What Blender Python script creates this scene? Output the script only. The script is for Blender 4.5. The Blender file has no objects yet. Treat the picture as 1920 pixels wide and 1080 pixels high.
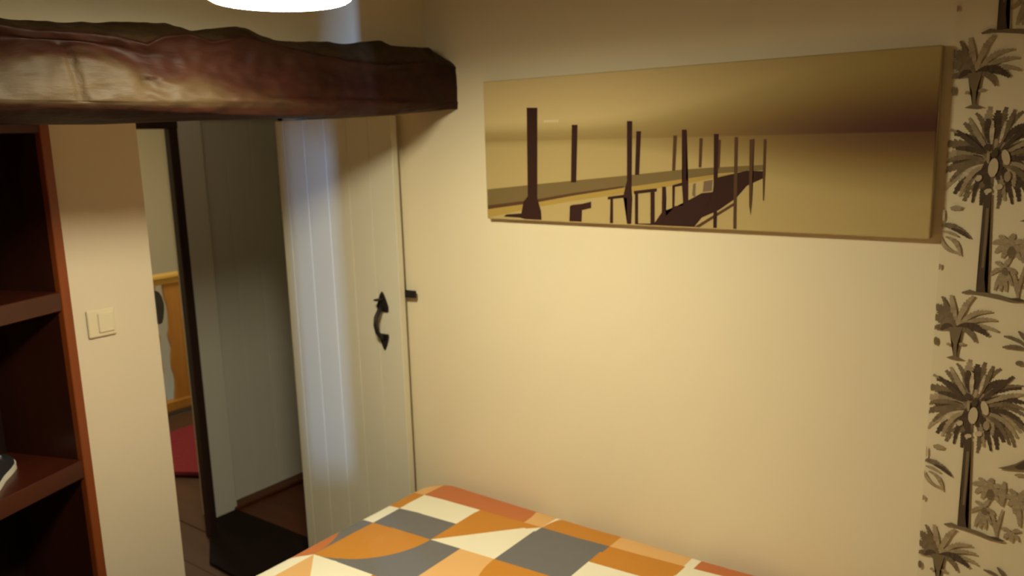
import bpy, bmesh, math, random
from mathutils import Vector, Matrix, noise

# ------------------------------------------------------------------ camera, world, lights, exposure
SC = bpy.context.scene
COL = SC.collection
EYE = 1.75                                   # eye height above the floor

cam_d = bpy.data.cameras.new('camera')
cam = bpy.data.objects.new('camera', cam_d)
COL.objects.link(cam)
SC.camera = cam
cam_d.sensor_width = 36.0
cam_d.lens = 36.0 * 1510.87 / 1920.0
cam_d.clip_start = 0.02


def aim(yaw, pitch, roll):
    y, p, r = (math.radians(v) for v in (yaw, pitch, roll))
    F = Vector((math.cos(y) * math.cos(p), math.sin(y) * math.cos(p), -math.sin(p)))
    R = Vector((math.sin(y), -math.cos(y), 0.0))
    U = R.cross(F)
    R2 = R * math.cos(r) + U * math.sin(r)
    U2 = -R * math.sin(r) + U * math.cos(r)
    return Matrix(((R2.x, U2.x, -F.x), (R2.y, U2.y, -F.y), (R2.z, U2.z, -F.z)))


cam.matrix_world = Matrix.Translation((0, 0, EYE)) @ aim(36.906, 10.551, -1.5875).to_4x4()
cam_d.dof.use_dof = True
cam_d.dof.focus_distance = 1.05
cam_d.dof.aperture_fstop = 7.0

W = bpy.data.worlds.new('world')
SC.world = W
W.use_nodes = True
W.node_tree.nodes['Background'].inputs[0].default_value = (0.55, 0.72, 1.0, 1)
W.node_tree.nodes['Background'].inputs[1].default_value = 0.35

SC.view_settings.view_transform = 'Standard'
SC.view_settings.look = 'None'
SC.view_settings.exposure = 0.0
SC.view_settings.gamma = 1.0
SC.view_settings.use_curve_mapping = False

LAMP_POWER = 165.0                           # emission of the lamp's opal diffuser
LAMP_COLOR = (1.0, 0.935, 0.66)

# daylight: a strip of sky seen through the slit window behind the camera
sky_d = bpy.data.lights.new('daylight', 'AREA')
sky_d.shape = 'RECTANGLE'
sky_d.size = 0.22
sky_d.size_y = 6.2
sky_d.energy = 3300
sky_d.color = (0.30, 0.52, 1.0)
sky = bpy.data.objects.new('daylight', sky_d)
COL.objects.link(sky)
AZ = math.radians(28.7)
SKY_DIR = Vector((math.sin(AZ), math.cos(AZ), -0.07)).normalized()
sky.rotation_euler = SKY_DIR.to_track_quat('-Z', 'Y').to_euler()
sky.location = Vector((1.70, 1.95, EYE - 0.3)) - SKY_DIR * 22.0

land_d = bpy.data.lights.new('landing_light', 'AREA')
land_d.shape = 'DISK'
land_d.size = 0.35
land_d.energy = 16
land_d.color = (1.0, 0.86, 0.62)
land = bpy.data.objects.new('landing_light', land_d)
COL.objects.link(land)
land.location = (2.3, 4.3, 2.28)

hall_d = bpy.data.lights.new('hall_fill', 'AREA')  # unseen fill light added to lift the hall panels
hall_d.shape = 'DISK'
hall_d.size = 0.2
hall_d.energy = 0.5
hall_d.color = (1.0, 0.88, 0.70)
hall = bpy.data.objects.new('hall_fill', hall_d)
COL.objects.link(hall)
hall.location = (1.75, 2.78, 2.36)

# ------------------------------------------------------------------ helpers


def E(z):
    return z + EYE


def hexlin(r, g, b):
    return tuple(((c / 255) / 12.92 if c / 255 <= 0.04045 else ((c / 255 + 0.055) / 1.055) ** 2.4) for c in (r, g, b))


class NT:
    """little node-graph writer"""

    def __init__(self, name):
        self.m = bpy.data.materials.new(name)
        self.m.use_nodes = True
        self.t = self.m.node_tree
        self.bsdf = self.t.nodes['Principled BSDF']

    def n(self, kind, **kw):
        nd = self.t.nodes.new(kind)
        for k, v in kw.items():
            setattr(nd, k, v)
        return nd

    def link(self, a, b):
        self.t.links.new(a, b)

    def put(self, sock, v):
        if isinstance(v, bpy.types.NodeSocket):
            self.link(v, sock)
        else:
            sock.default_value = v

    def math(self, op, a, b=0.0, c=None):
        nd = self.n('ShaderNodeMath', operation=op)
        self.put(nd.inputs[0], a)
        self.put(nd.inputs[1], b)
        if c is not None:
            self.put(nd.inputs[2], c)
        return nd.outputs[0]

    def mix(self, f, a, b):
        nd = self.n('ShaderNodeMix', data_type='RGBA')
        self.put(nd.inputs['Factor'], f)
        for s, v in ((nd.inputs[6], a), (nd.inputs[7], b)):
            if isinstance(v, bpy.types.NodeSocket):
                self.link(v, s)
            else:
                s.default_value = (v[0], v[1], v[2], 1)
        return nd.outputs[2]

    def coord(self, which='Object', scale=(1, 1, 1)):
        tc = self.n('ShaderNodeTexCoord')
        mp = self.n('ShaderNodeMapping')
        mp.inputs['Scale'].default_value = scale
        self.link(tc.outputs[which], mp.inputs[0])
        return mp.outputs[0]

    def noise(self, vec, scale, detail=3, rough=0.55):
        nd = self.n('ShaderNodeTexNoise')
        nd.inputs['Scale'].default_value = scale
        nd.inputs['Detail'].default_value = detail
        nd.inputs['Roughness'].default_value = rough
        self.link(vec, nd.inputs['Vector'])
        return nd.outputs['Fac']

    def ramp(self, f, stops):
        nd = self.n('ShaderNodeValToRGB')
        el = nd.color_ramp.elements
        while len(el) < len(stops):
            el.new(0.5)
        for e, (p, c) in zip(el, stops):
            e.position = p
            e.color = (c[0], c[1], c[2], 1)
        self.link(f, nd.inputs[0])
        return nd.outputs[0]

    def bump(self, h, strength=0.2, dist=0.01):
        nd = self.n('ShaderNodeBump')
        nd.inputs['Strength'].default_value = strength
        nd.inputs['Distance'].default_value = dist
        self.link(h, nd.inputs['Height'])
        self.link(nd.outputs[0], self.bsdf.inputs['Normal'])

    def out(self, color, rough=0.7, spec=0.4):
        self.put(self.bsdf.inputs['Base Color'], color if isinstance(color, bpy.types.NodeSocket) else (*color, 1))
        self.put(self.bsdf.inputs['Roughness'], rough)
        self.bsdf.inputs['Specular IOR Level'].default_value = spec
        return self.m


def plain(name, color, rough=0.7, spec=0.3, var=0.06, scale=9.0, stretch=(1, 1, 1), bump=0.08, metal=0.0):
    g = NT(name)
    v = g.coord('Object', stretch)
    nz = g.noise(v, scale, 4)
    lo = tuple(c * (1 - var) for c in color)
    hi = tuple(min(1, c * (1 + var)) for c in color)
    m = g.out(g.mix(nz, lo, hi), rough, spec)
    g.bsdf.inputs['Metallic'].default_value = metal
    if bump:
        g.bump(g.noise(v, scale * 6, 3), bump, 0.004)
    return m


def wood(name, dark, light, scale=7.0, stretch=(1, 1, 0.08), rough=0.4, spec=0.5, bump=0.1):
    g = NT(name)
    v = g.coord('Object', stretch)
    n1 = g.noise(v, scale, 5, 0.6)
    n2 = g.noise(v, scale * 5, 3, 0.6)
    f = g.math('ADD', g.math('MULTIPLY', n1, 0.75), g.math('MULTIPLY', n2, 0.25))
    col = g.ramp(f, [(0.3, dark), (0.7, light)])
    m = g.out(col, rough, spec)
    g.bump(f, bump, 0.004)
    return m


def finish(name, bm, mat, parent=None, smooth=False):
    bmesh.ops.recalc_face_normals(bm, faces=bm.faces[:])
    me = bpy.data.meshes.new(name)
    bm.to_mesh(me)
    bm.free()
    if smooth:
        for p in me.polygons:
            p.use_smooth = True
    if mat is not None:
        for m in (mat if isinstance(mat, (list, tuple)) else [mat]):
            me.materials.append(m)
    o = bpy.data.objects.new(name, me)
    COL.objects.link(o)
    if parent is not None:
        o.parent = parent
    return o


def tag(o, label, cat, group=None):
    o['label'] = label
    o['category'] = cat
    if group:
        o['group'] = group
    return o


def thing(name, label, cat, loc=(0, 0, 0), rz=0.0, group=None):
    o = bpy.data.objects.new(name, None)
    o.empty_display_size = 0.1
    COL.objects.link(o)
    o.location = loc
    o.rotation_euler = (0, 0, rz)
    return tag(o, label, cat, group)


def struct(name, bm, mat, parent=None, smooth=False):
    o = finish(name, bm, mat, parent, smooth)
    if parent is None:
        o['kind'] = 'structure'
    return o


def box(bm, x0, x1, y0, y1, z0, z1, bevel=0.0, seg=2):
    r = bmesh.ops.create_cube(bm, size=1.0)
    vs = r['verts']
    for v in vs:
        v.co = Vector((x0 + (v.co.x + .5) * (x1 - x0), y0 + (v.co.y + .5) * (y1 - y0), z0 + (v.co.z + .5) * (z1 - z0)))
    if bevel:
        es = list({e for v in vs for e in v.link_edges})
        bmesh.ops.bevel(bm, geom=es, offset=bevel, segments=seg, profile=0.5, affect='EDGES')
    return bm


def nb():
    return bmesh.new()


def prism(bm, pts, axis, a, b):
    """extrude a closed polygon; axis 'y': pts are (x,z); 'x': pts are (y,z); 'z': pts are (x,y)"""
    def P(p, h):
        return {'y': (p[0], h, p[1]), 'x': (h, p[0], p[1]), 'z': (p[0], p[1], h)}[axis]
    v0 = [bm.verts.new(P(p, a)) for p in pts]
    v1 = [bm.verts.new(P(p, b)) for p in pts]
    n = len(pts)
    bm.faces.new(v0)
    bm.faces.new(v1[::-1])
    for i in range(n):
        bm.faces.new((v0[i], v0[(i + 1) % n], v1[(i + 1) % n], v1[i]))
    return bm


def cyl(bm, r, z0, z1, seg=32, cx=0, cy=0, r2=None):
    r2 = r if r2 is None else r2
    return lathe(bm, [(0, z0), (r, z0), (r2, z1), (0, z1)], seg, cx, cy)


def lathe(bm, prof, seg=32, cx=0, cy=0, closed=False):
    rings = []
    for (r, z) in prof:
        if r < 1e-6:
            rings.append([bm.verts.new((cx, cy, z))])
        else:
            rings.append([bm.verts.new((cx + r * math.cos(2 * math.pi * i / seg), cy + r * math.sin(2 * math.pi * i / seg), z)) for i in range(seg)])
    pairs = list(zip(rings, rings[1:]))
    if closed:
        pairs.append((rings[-1], rings[0]))
    for A, B in pairs:
        for i in range(seg):
            j = (i + 1) % seg
            if len(A) == 1 and len(B) == 1:
                continue
            if len(A) == 1:
                bm.faces.new((A[0], B[i], B[j]))
            elif len(B) == 1:
                bm.faces.new((A[i], A[j], B[0]))
            else:
                bm.faces.new((A[i], A[j], B[j], B[i]))
    return bm


def tube(bm, pts, rad, seg=10):
    pts = [Vector(p) for p in pts]
    rads = rad if isinstance(rad, (list, tuple)) else [rad] * len(pts)
    rings = []
    ref = Vector((0.31, 0.2, 0.93))
    for i, p in enumerate(pts):
        t = (pts[min(i + 1, len(pts) - 1)] - pts[max(i - 1, 0)]).normalized()
        u = t.cross(ref).normalized()
        w = t.cross(u)
        rings.append([bm.verts.new(p + (u * math.cos(2 * math.pi * k / seg) + w * math.sin(2 * math.pi * k / seg)) * rads[i]) for k in range(seg)])
    for A, B in zip(rings, rings[1:]):
        for k in range(seg):
            bm.faces.new((A[k], A[(k + 1) % seg], B[(k + 1) % seg], B[k]))
    bm.faces.new(rings[0][::-1])
    bm.faces.new(rings[-1])
    return bm


def interp(tab, x):
    if x <= tab[0][0]:
        return tab[0][1]
    for (x0, y0), (x1, y1) in zip(tab, tab[1:]):
        if x <= x1:
            return y0 + (y1 - y0) * (x - x0) / (x1 - x0)
    return tab[-1][1]


# ------------------------------------------------------------------ materials
WALL = (0.80, 0.69, 0.485)
M_wall = plain('cream_plaster', WALL, 0.85, 0.2, 0.03, 3.0, bump=0.12)
M_hallwall = plain('hall_plaster', (0.76, 0.70, 0.50), 0.85, 0.2, 0.03, 3.0, bump=0.1)
M_ceiling = plain('ceiling_paint', (0.52, 0.43, 0.30), 0.8, 0.2, 0.08, 3.0, bump=0.05)
M_partition = plain('pinkish_cream_plaster', (0.66, 0.555, 0.42), 0.85, 0.2, 0.03, 3.0, bump=0.12)
M_wallfar = plain('ochre_plaster', (0.50, 0.42, 0.29), 0.85, 0.2, 0.03, 3.0, bump=0.12)
M_white = plain('white_door_paint', (0.68, 0.63, 0.50), 0.45, 0.4, 0.04, 14.0, (1, 1, .12), bump=0.08)
M_hallwhite = plain('hall_door_paint', (0.74, 0.71, 0.62), 0.5, 0.35, 0.04, 14.0, (1, 1, .12), bump=0.08)
M_iron = plain('black_iron', (0.018, 0.014, 0.013), 0.5, 0.4, 0.25, 60.0, bump=0.2, metal=0.3)
M_switch = plain('ivory_plastic', (0.67, 0.575, 0.40), 0.4, 0.5, 0.02, 20.0, bump=0.0)
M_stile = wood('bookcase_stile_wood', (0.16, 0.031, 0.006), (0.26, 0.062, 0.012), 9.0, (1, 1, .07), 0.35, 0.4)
M_case = wood('bookcase_wood_shaded', (0.026, 0.0055, 0.003), (0.048, 0.011, 0.0045), 9.0, (1, 1, .07), 0.35, 0.5)  # interior shade put into the colour, far darker than the stile
M_shelf = wood('bookcase_shelf_wood_shaded', (0.034, 0.0062, 0.0024), (0.072, 0.0125, 0.004), 9.0, (.07, 1, 1), 0.35, 0.5)  # shelves darkened too, shade inside the case painted in
M_caseback = wood('bookcase_back_wood_shaded', (0.012, 0.004, 0.003), (0.022, 0.007, 0.004), 9.0, (1, 1, .07), 0.5, 0.3)  # darkest copy, deep shade of the case painted in
M_dark = wood('dark_frame_wood', (0.022, 0.010, 0.008), (0.05, 0.022, 0.016), 10.0, (1, 1, .08), 0.45, 0.3)
M_plank = wood('hall_floor_wood', (0.065, 0.030, 0.015), (0.12, 0.058, 0.030), 6.0, (1, .08, 1), 0.5, 0.35)
M_plankred = wood('red_floor_wood', (0.085, 0.024, 0.010), (0.14, 0.042, 0.016), 6.0, (1, .08, 1), 0.5, 0.35)
M_pine = wood('orange_pine', (0.46, 0.20, 0.035), (0.62, 0.31, 0.07), 8.0, (1, 1, .08), 0.4, 0.4)
M_rail = wood('yellow_pine', (0.72, 0.45, 0.09), (0.86, 0.58, 0.15), 8.0, (.08, 1, 1), 0.4, 0.4)
M_rug = plain('dark_brown_pile', (0.020, 0.012, 0.010), 0.95, 0.1, 0.3, 90.0, bump=0.5)
M_pink = plain('pink_cotton', (0.25, 0.035, 0.045), 0.95, 0.1, 0.2, 40.0, bump=0.4)
M_canvasside = plain('raw_canvas_edge', (0.50, 0.40, 0.26), 0.9, 0.2, 0.05, 80.0, bump=0.2)
M_shadeside = plain('lamp_white_metal', (0.85, 0.80, 0.7), 0.5, 0.4, 0.01, 10.0, bump=0.0)
M_cord = plain('white_cord', (0.75, 0.72, 0.66), 0.6, 0.3, 0.02, 10.0, bump=0.0)
M_mattress = plain('mattress_ticking', (0.72, 0.68, 0.60), 0.9, 0.2, 0.04, 60.0, bump=0.2)
M_bedwood = wood('bed_frame_wood', (0.16, 0.07, 0.03), (0.28, 0.13, 0.06), 7.0, (.1, 1, 1), 0.45, 0.4)
M_shoe = plain('black_canvas', (0.018, 0.017, 0.020), 0.8, 0.3, 0.2, 120.0, bump=0.3)
M_rubber = plain('white_rubber', (0.78, 0.73, 0.62), 0.6, 0.4, 0.03, 40.0, bump=0.05)
M_lace = plain('grey_lace', (0.42, 0.40, 0.42), 0.9, 0.2, 0.1, 200.0, bump=0.2)


def emit(name, color, strength):
    g = NT(name)
    for nd in list(g.t.nodes):
        if nd.type == 'BSDF_PRINCIPLED':
            g.t.nodes.remove(nd)
    em = g.n('ShaderNodeEmission')
    em.inputs[0].default_value = (*color, 1)
    em.inputs[1].default_value = strength
    g.link(em.outputs[0], g.t.nodes['Material Output'].inputs[0])
    return g.m


def beam_material():
    g = NT('rough_hewn_oak')
    v = g.coord('Object', (0.25, 1, 1))
    v1 = g.coord('Object', (0.6, 1.5, 1))
    grain = g.noise(v, 42, 5, 0.65)
    patch = g.noise(v1, 6.5, 4, 0.6)
    f = g.math('ADD', g.math('MULTIPLY', patch, 0.7), g.math('MULTIPLY', grain, 0.3))
    tc = g.n('ShaderNodeVertexColor', layer_name='lit_tone')
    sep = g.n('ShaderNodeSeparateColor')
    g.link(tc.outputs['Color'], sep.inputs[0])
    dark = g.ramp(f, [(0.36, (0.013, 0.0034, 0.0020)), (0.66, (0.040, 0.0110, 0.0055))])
    lit_wood = g.ramp(f, [(0.30, (0.023, 0.0115, 0.004)), (0.68, (0.062, 0.039, 0.0185))])  # paler wood with the light on the beam painted in
    col = g.mix(sep.outputs[0], dark, lit_wood)
    rg = g.math('ADD', 0.42, g.math('MULTIPLY', patch, 0.25))
    m = g.out(col, rg, 0.16)
    g.bump(f, 0.6, 0.014)
    return m


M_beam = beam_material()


def vcol_material(name, layer, rough=0.85, fine=70.0):
    g = NT(name)
    tc = g.n('ShaderNodeVertexColor', layer_name=layer)
    m = g.out(tc.outputs['Color'], rough, 0.15)
    if fine:
        g.bump(g.noise(g.coord('Object'), fine, 2), 0.05, 0.001)
    return m


M_print = vcol_material('palm_ink', 'ink', 0.85, 0)
M_pier = vcol_material('pier_ink', 'ink', 0.75, 0)


def flat_print(name, polys, mat, parent, to3d, step=1.2e-5, base=3e-4):
    """flat printed shapes: polygons (list of 2-D points, colour) laid on a surface, later ones a hair prouder"""
    bm = nb()
    lay = bm.loops.layers.float_color.new('ink')
    idx = bm.faces.layers.int.new('shape')
    for i, (pts, col) in enumerate(polys):
        vs = [bm.verts.new(to3d(p[0], p[1], base + i * step)) for p in pts]
        try:
            f = bm.faces.new(vs)
        except ValueError:
            continue
        f[idx] = i
    bmesh.ops.triangulate(bm, faces=bm.faces[:], ngon_method='EAR_CLIP')
    for f in bm.faces:
        for lp in f.loops:
            lp[lay] = (*polys[f[idx]][1], 1)
    me = bpy.data.meshes.new(name)
    bm.to_mesh(me)
    bm.free()
    me.materials.append(mat)
    o = bpy.data.objects.new(name, me)
    COL.objects.link(o)
    o.parent = parent
    return o
FRONDS=[((0.0167,0.2645),(0.0851,0.3095),(0.1528,0.286),0.0354,2),((0.0259,0.2538),(0.0607,0.2786),(0.0841,0.2648),0.0236,1),((0.1,0.2678),(0.1208,0.2836),(0.1499,0.2594),0.026,1),((0.0688,0.3103),(0.0685,0.3462),(0.074,0.3839),0.0083,2),((0.0948,0.3147),(0.0943,0.3503),(0.1021,0.381),0.0064,1),((0.0864,0.3193),(0.0864,0.3491),(0.0887,0.3743),0.0083,0),((0.0705,0.3166),(0.0681,0.3521),(0.0495,0.3708),0.0046,1),((0.0671,0.3064),(0.0521,0.3316),(0.0291,0.3521),0.0064,1),((0.0656,0.2977),(0.0424,0.3216),(0.0047,0.3398),0.0055,2),((0.0654,0.3013),(0.0472,0.3272),(0.0127,0.3301),0.0055,0),((0.1003,0.3216),(0.1061,0.3522),(0.1311,0.3713),0.0055,1),((0.1029,0.3126),(0.1167,0.3409),(0.1406,0.3472),0.0055,0),((0.1053,0.3058),(0.1271,0.3321),(0.171,0.3359),0.0055,0),((0.1052,0.3082),(0.1315,0.3387),(0.1744,0.3411),0.0037,1),((0.108,0.2968),(0.1381,0.3139),(0.1819,0.3042),0.0064,0),((0.1086,0.2873),(0.1438,0.3032),(0.1841,0.2754),0.0055,1),((0.1112,0.2783),(0.1501,0.2831),(0.1857,0.2417),0.0055,1),((0.1118,0.27),(0.1457,0.2764),(0.1774,0.2389),0.0055,2),((0.1083,0.2633),(0.1537,0.2602),(0.1684,0.205),0.0055,1),((0.1048,0.2567),(0.1349,0.2505),(0.1475,0.2124),0.0064,0),((0.1031,0.2527),(0.1315,0.2439),(0.1371,0.1933),0.0055,0),((0.0957,0.2428),(0.1073,0.2209),(0.1001,0.178),0.0046,1),((0.0759,0.2814),(0.0378,0.3135),(-0.0064,0.311),0.0101,1),((0.0732,0.2749),(0.0336,0.2982),(-0.0048,0.2854),0.0092,2),((0.0736,0.2689),(0.0347,0.28),(-0.0028,0.2522),0.0083,1),((0.074,0.2629),(0.0303,0.267),(0.0006,0.2141),0.0064,2),((0.0745,0.2569),(0.0366,0.2497),(0.0203,0.2068),0.0064,0),((0.0749,0.2509),(0.0479,0.2371),(0.0393,0.192),0.0064,1),((0.0783,0.2455),(0.0708,0.2195),(0.07,0.1849),0.0046,0),((0.0738,0.2665),(0.0512,0.2671),(0.027,0.2355),0.0055,3),((0.0776,0.2551),(0.058,0.2415),(0.0495,0.2127),0.0046,3),((0.108,0.2681),(0.1246,0.2569),(0.125,0.2245),0.0055,2),((0.1106,0.2877),(0.1289,0.2792),(0.1479,0.2471),0.0055,0),((0.0662,0.2893),(0.0468,0.3029),(0.0176,0.3016),0.0055,0),((0.0666,0.2821),(0.0415,0.2874),(0.0143,0.2702),0.0046,0),((0.104,0.2384),(0.1193,0.2342),(0.1138,0.2138),0.0055,0),((0.0861,0.2348),(0.0644,0.2232),(0.0439,0.219),0.0055,1),((0.0706,0.2712),(0.0307,0.2725),(0.0113,0.2324),0.0046,1),((0.0743,0.2651),(0.0436,0.2594),(0.0302,0.2013),0.0046,2),((0.079,0.2626),(0.0603,0.2548),(0.0542,0.1889),0.0046,0),((0.0851,0.2623),(0.0823,0.2557),(0.0852,0.1882),0.0046,1),((0.0905,0.2633),(0.1017,0.2594),(0.1121,0.194),0.0046,2),((0.0932,0.2619),(0.1112,0.2569),(0.1256,0.1872),0.0046,0),((0.0999,0.2661),(0.1353,0.268),(0.1584,0.2088),0.0046,1),((0.1027,0.2695),(0.1452,0.2763),(0.1716,0.2259),0.0046,2),((0.1046,0.2758),(0.1525,0.2909),(0.1807,0.2572),0.0046,0),((0.1042,0.2827),(0.1514,0.306),(0.1782,0.2907),0.0046,1),((0.1037,0.2893),(0.1503,0.3206),(0.1758,0.3228),0.0046,2),((0.0992,0.2967),(0.1353,0.336),(0.1541,0.3586),0.0046,0),((0.0914,0.3001),(0.1081,0.3421),(0.1162,0.3761),0.0046,1),((0.0756,0.2968),(0.0515,0.3319),(0.0378,0.3619),0.0046,2),((0.0717,0.2918),(0.0367,0.3197),(0.0175,0.337),0.0046,0),((0.0685,0.2791),(0.0236,0.29),(0.0003,0.2726),0.0046,1),((0.0896,0.3019),(0.0962,0.2791),(0.0971,0.237),0.0074,0),((0.0763,0.2754),(0.0688,0.2497),(0.0831,0.2196),0.0074,0),((0.0769,0.3117),(0.0733,0.3351),(0.0707,0.3585),0.0064,0),((0.0811,0.3088),(0.0797,0.3301),(0.08,0.354),0.0037,3),((0.095,0.3112),(0.0995,0.3334),(0.1022,0.3516),0.0028,3),((0.1265,0.1042),(0.1094,0.1143),(0.0989,0.1073),0.0046,2),((0.1265,0.1042),(0.1127,0.1019),(0.1042,0.0887),0.0046,2),((0.1265,0.1042),(0.1206,0.0928),(0.1171,0.0795),0.0046,2),((0.1265,0.1042),(0.1415,0.1038),(0.1523,0.091),0.0046,2),((0.1265,0.1042),(0.1386,0.0939),(0.1474,0.0774),0.0046,2),((0.1265,0.1042),(0.1296,0.119),(0.132,0.1252),0.0046,2),((0.1265,0.1042),(0.1164,0.1189),(0.1101,0.1212),0.0046,2),((0.1265,0.1042),(0.1447,0.1178),(0.1578,0.1108),0.0046,2),((0.1208,0.0555),(0.1074,0.0543),(0.0992,0.0422),0.0037,2),((0.1208,0.0555),(0.1125,0.0335),(0.1075,0.0104),0.0037,2),((0.1208,0.0555),(0.1189,0.0298),(0.1179,0.0095),0.0037,2),((0.1208,0.0555),(0.125,0.0294),(0.128,0.0099),0.0037,2),((0.1208,0.0555),(0.1304,0.04),(0.1373,0.0225),0.0037,2),((0.1208,0.0555),(0.1328,0.0575),(0.1414,0.0486),0.0037,2),((0.1208,0.0555),(0.1127,0.0661),(0.1078,0.0671),0.0037,2),((0.1208,0.0555),(0.1258,0.0704),(0.1295,0.0753),0.0037,2),((0.1226,0.0585),(0.1231,0.0512),(0.1256,0.0443),0.0055,1),((0.1296,0.1025),(0.1323,0.0933),(0.1311,0.0806),0.0064,1),((0.1492,-0.0041),(0.1474,0.0216),(0.1349,0.0556),0.0037,2),((0.1497,0.0035),(0.1507,0.0313),(0.1565,0.0613),0.0028,2),((0.1539,0.0693),(0.1529,0.0973),(0.1558,0.1249),0.0055,2),((0.1817,0.0913),(0.1683,0.0989),(0.1601,0.093),0.0046,2),((0.1817,0.0913),(0.1727,0.0872),(0.1672,0.0765),0.0046,2),((0.1817,0.0913),(0.1794,0.075),(0.1781,0.061),0.0046,2),((0.1817,0.0913),(0.1865,0.0579),(0.1899,0.0336),0.0046,2),((0.1817,0.0913),(0.1917,0.0813),(0.199,0.0667),0.0046,2),((0.1817,0.0913),(0.1939,0.0982),(0.2028,0.0919),0.0046,2),((0.1817,0.0913),(0.1901,0.1102),(0.1963,0.1144),0.0046,2),((0.1817,0.0913),(0.1736,0.106),(0.1687,0.1098),0.0046,2),((0.1758,0.0135),(0.1657,0.0216),(0.1596,0.0188),0.0037,2),((0.1758,0.0135),(0.169,0.0093),(0.1649,0.0004),0.0037,2),((0.1758,0.0135),(0.1765,0.0033),(0.177,-0.0035),0.0037,2),((0.1758,0.0135),(0.1831,0.0104),(0.1884,0.0023),0.0037,2),((0.1758,0.0135),(0.1833,0.023),(0.1888,0.0222),0.0037,2),((-0.0014,0.139),(0.0186,0.1486),(0.0535,0.1176),0.0055,1),((0.0195,0.1336),(0.0346,0.132),(0.0547,0.1153),0.0037,0),((-0.0,0.1163),(0.0074,0.0848),(0.0377,0.0833),0.0037,2),((0.0098,0.1161),(0.0338,0.1116),(0.0402,0.0776),0.0037,2),((0.0026,0.1272),(0.0156,0.1276),(0.0312,0.1186),0.0028,2),((0.0411,0.4528),(0.0289,0.4833),(0.0114,0.5167),0.0044,1),((0.042,0.4553),(0.0346,0.4897),(0.0285,0.5207),0.0053,2),((0.045,0.4557),(0.0493,0.4971),(0.0706,0.5224),0.0053,2),((0.0471,0.4536),(0.0666,0.4931),(0.1059,0.4927),0.0044,2),((0.0473,0.4512),(0.0774,0.4804),(0.1149,0.4754),0.0044,2),((0.0495,0.4491),(0.0831,0.4694),(0.1195,0.4518),0.0044,2),((0.0475,0.4489),(0.0784,0.4654),(0.1028,0.4405),0.0062,0),((0.0476,0.4466),(0.0671,0.4559),(0.0802,0.4248),0.0053,1),((0.0392,0.4503),(0.0214,0.4883),(-0.0028,0.4953),0.0097,1),((0.0394,0.4479),(0.0174,0.4702),(-0.0014,0.4717),0.0088,1),((0.0395,0.4456),(0.0184,0.4549),(0.0002,0.4456),0.0062,1),((0.0374,0.4477),(0.0263,0.4605),(0.0149,0.445),0.0053,0),((0.0451,0.4533),(0.0607,0.4622),(0.0848,0.4592),0.0053,0),((0.1727,0.4256),(0.1526,0.4434),(0.1336,0.4433),0.0035,1),((0.1731,0.42),(0.1539,0.4253),(0.1324,0.4201),0.0044,1),((0.1768,0.4318),(0.1663,0.4474),(0.1582,0.4555),0.0035,1)]
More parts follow.
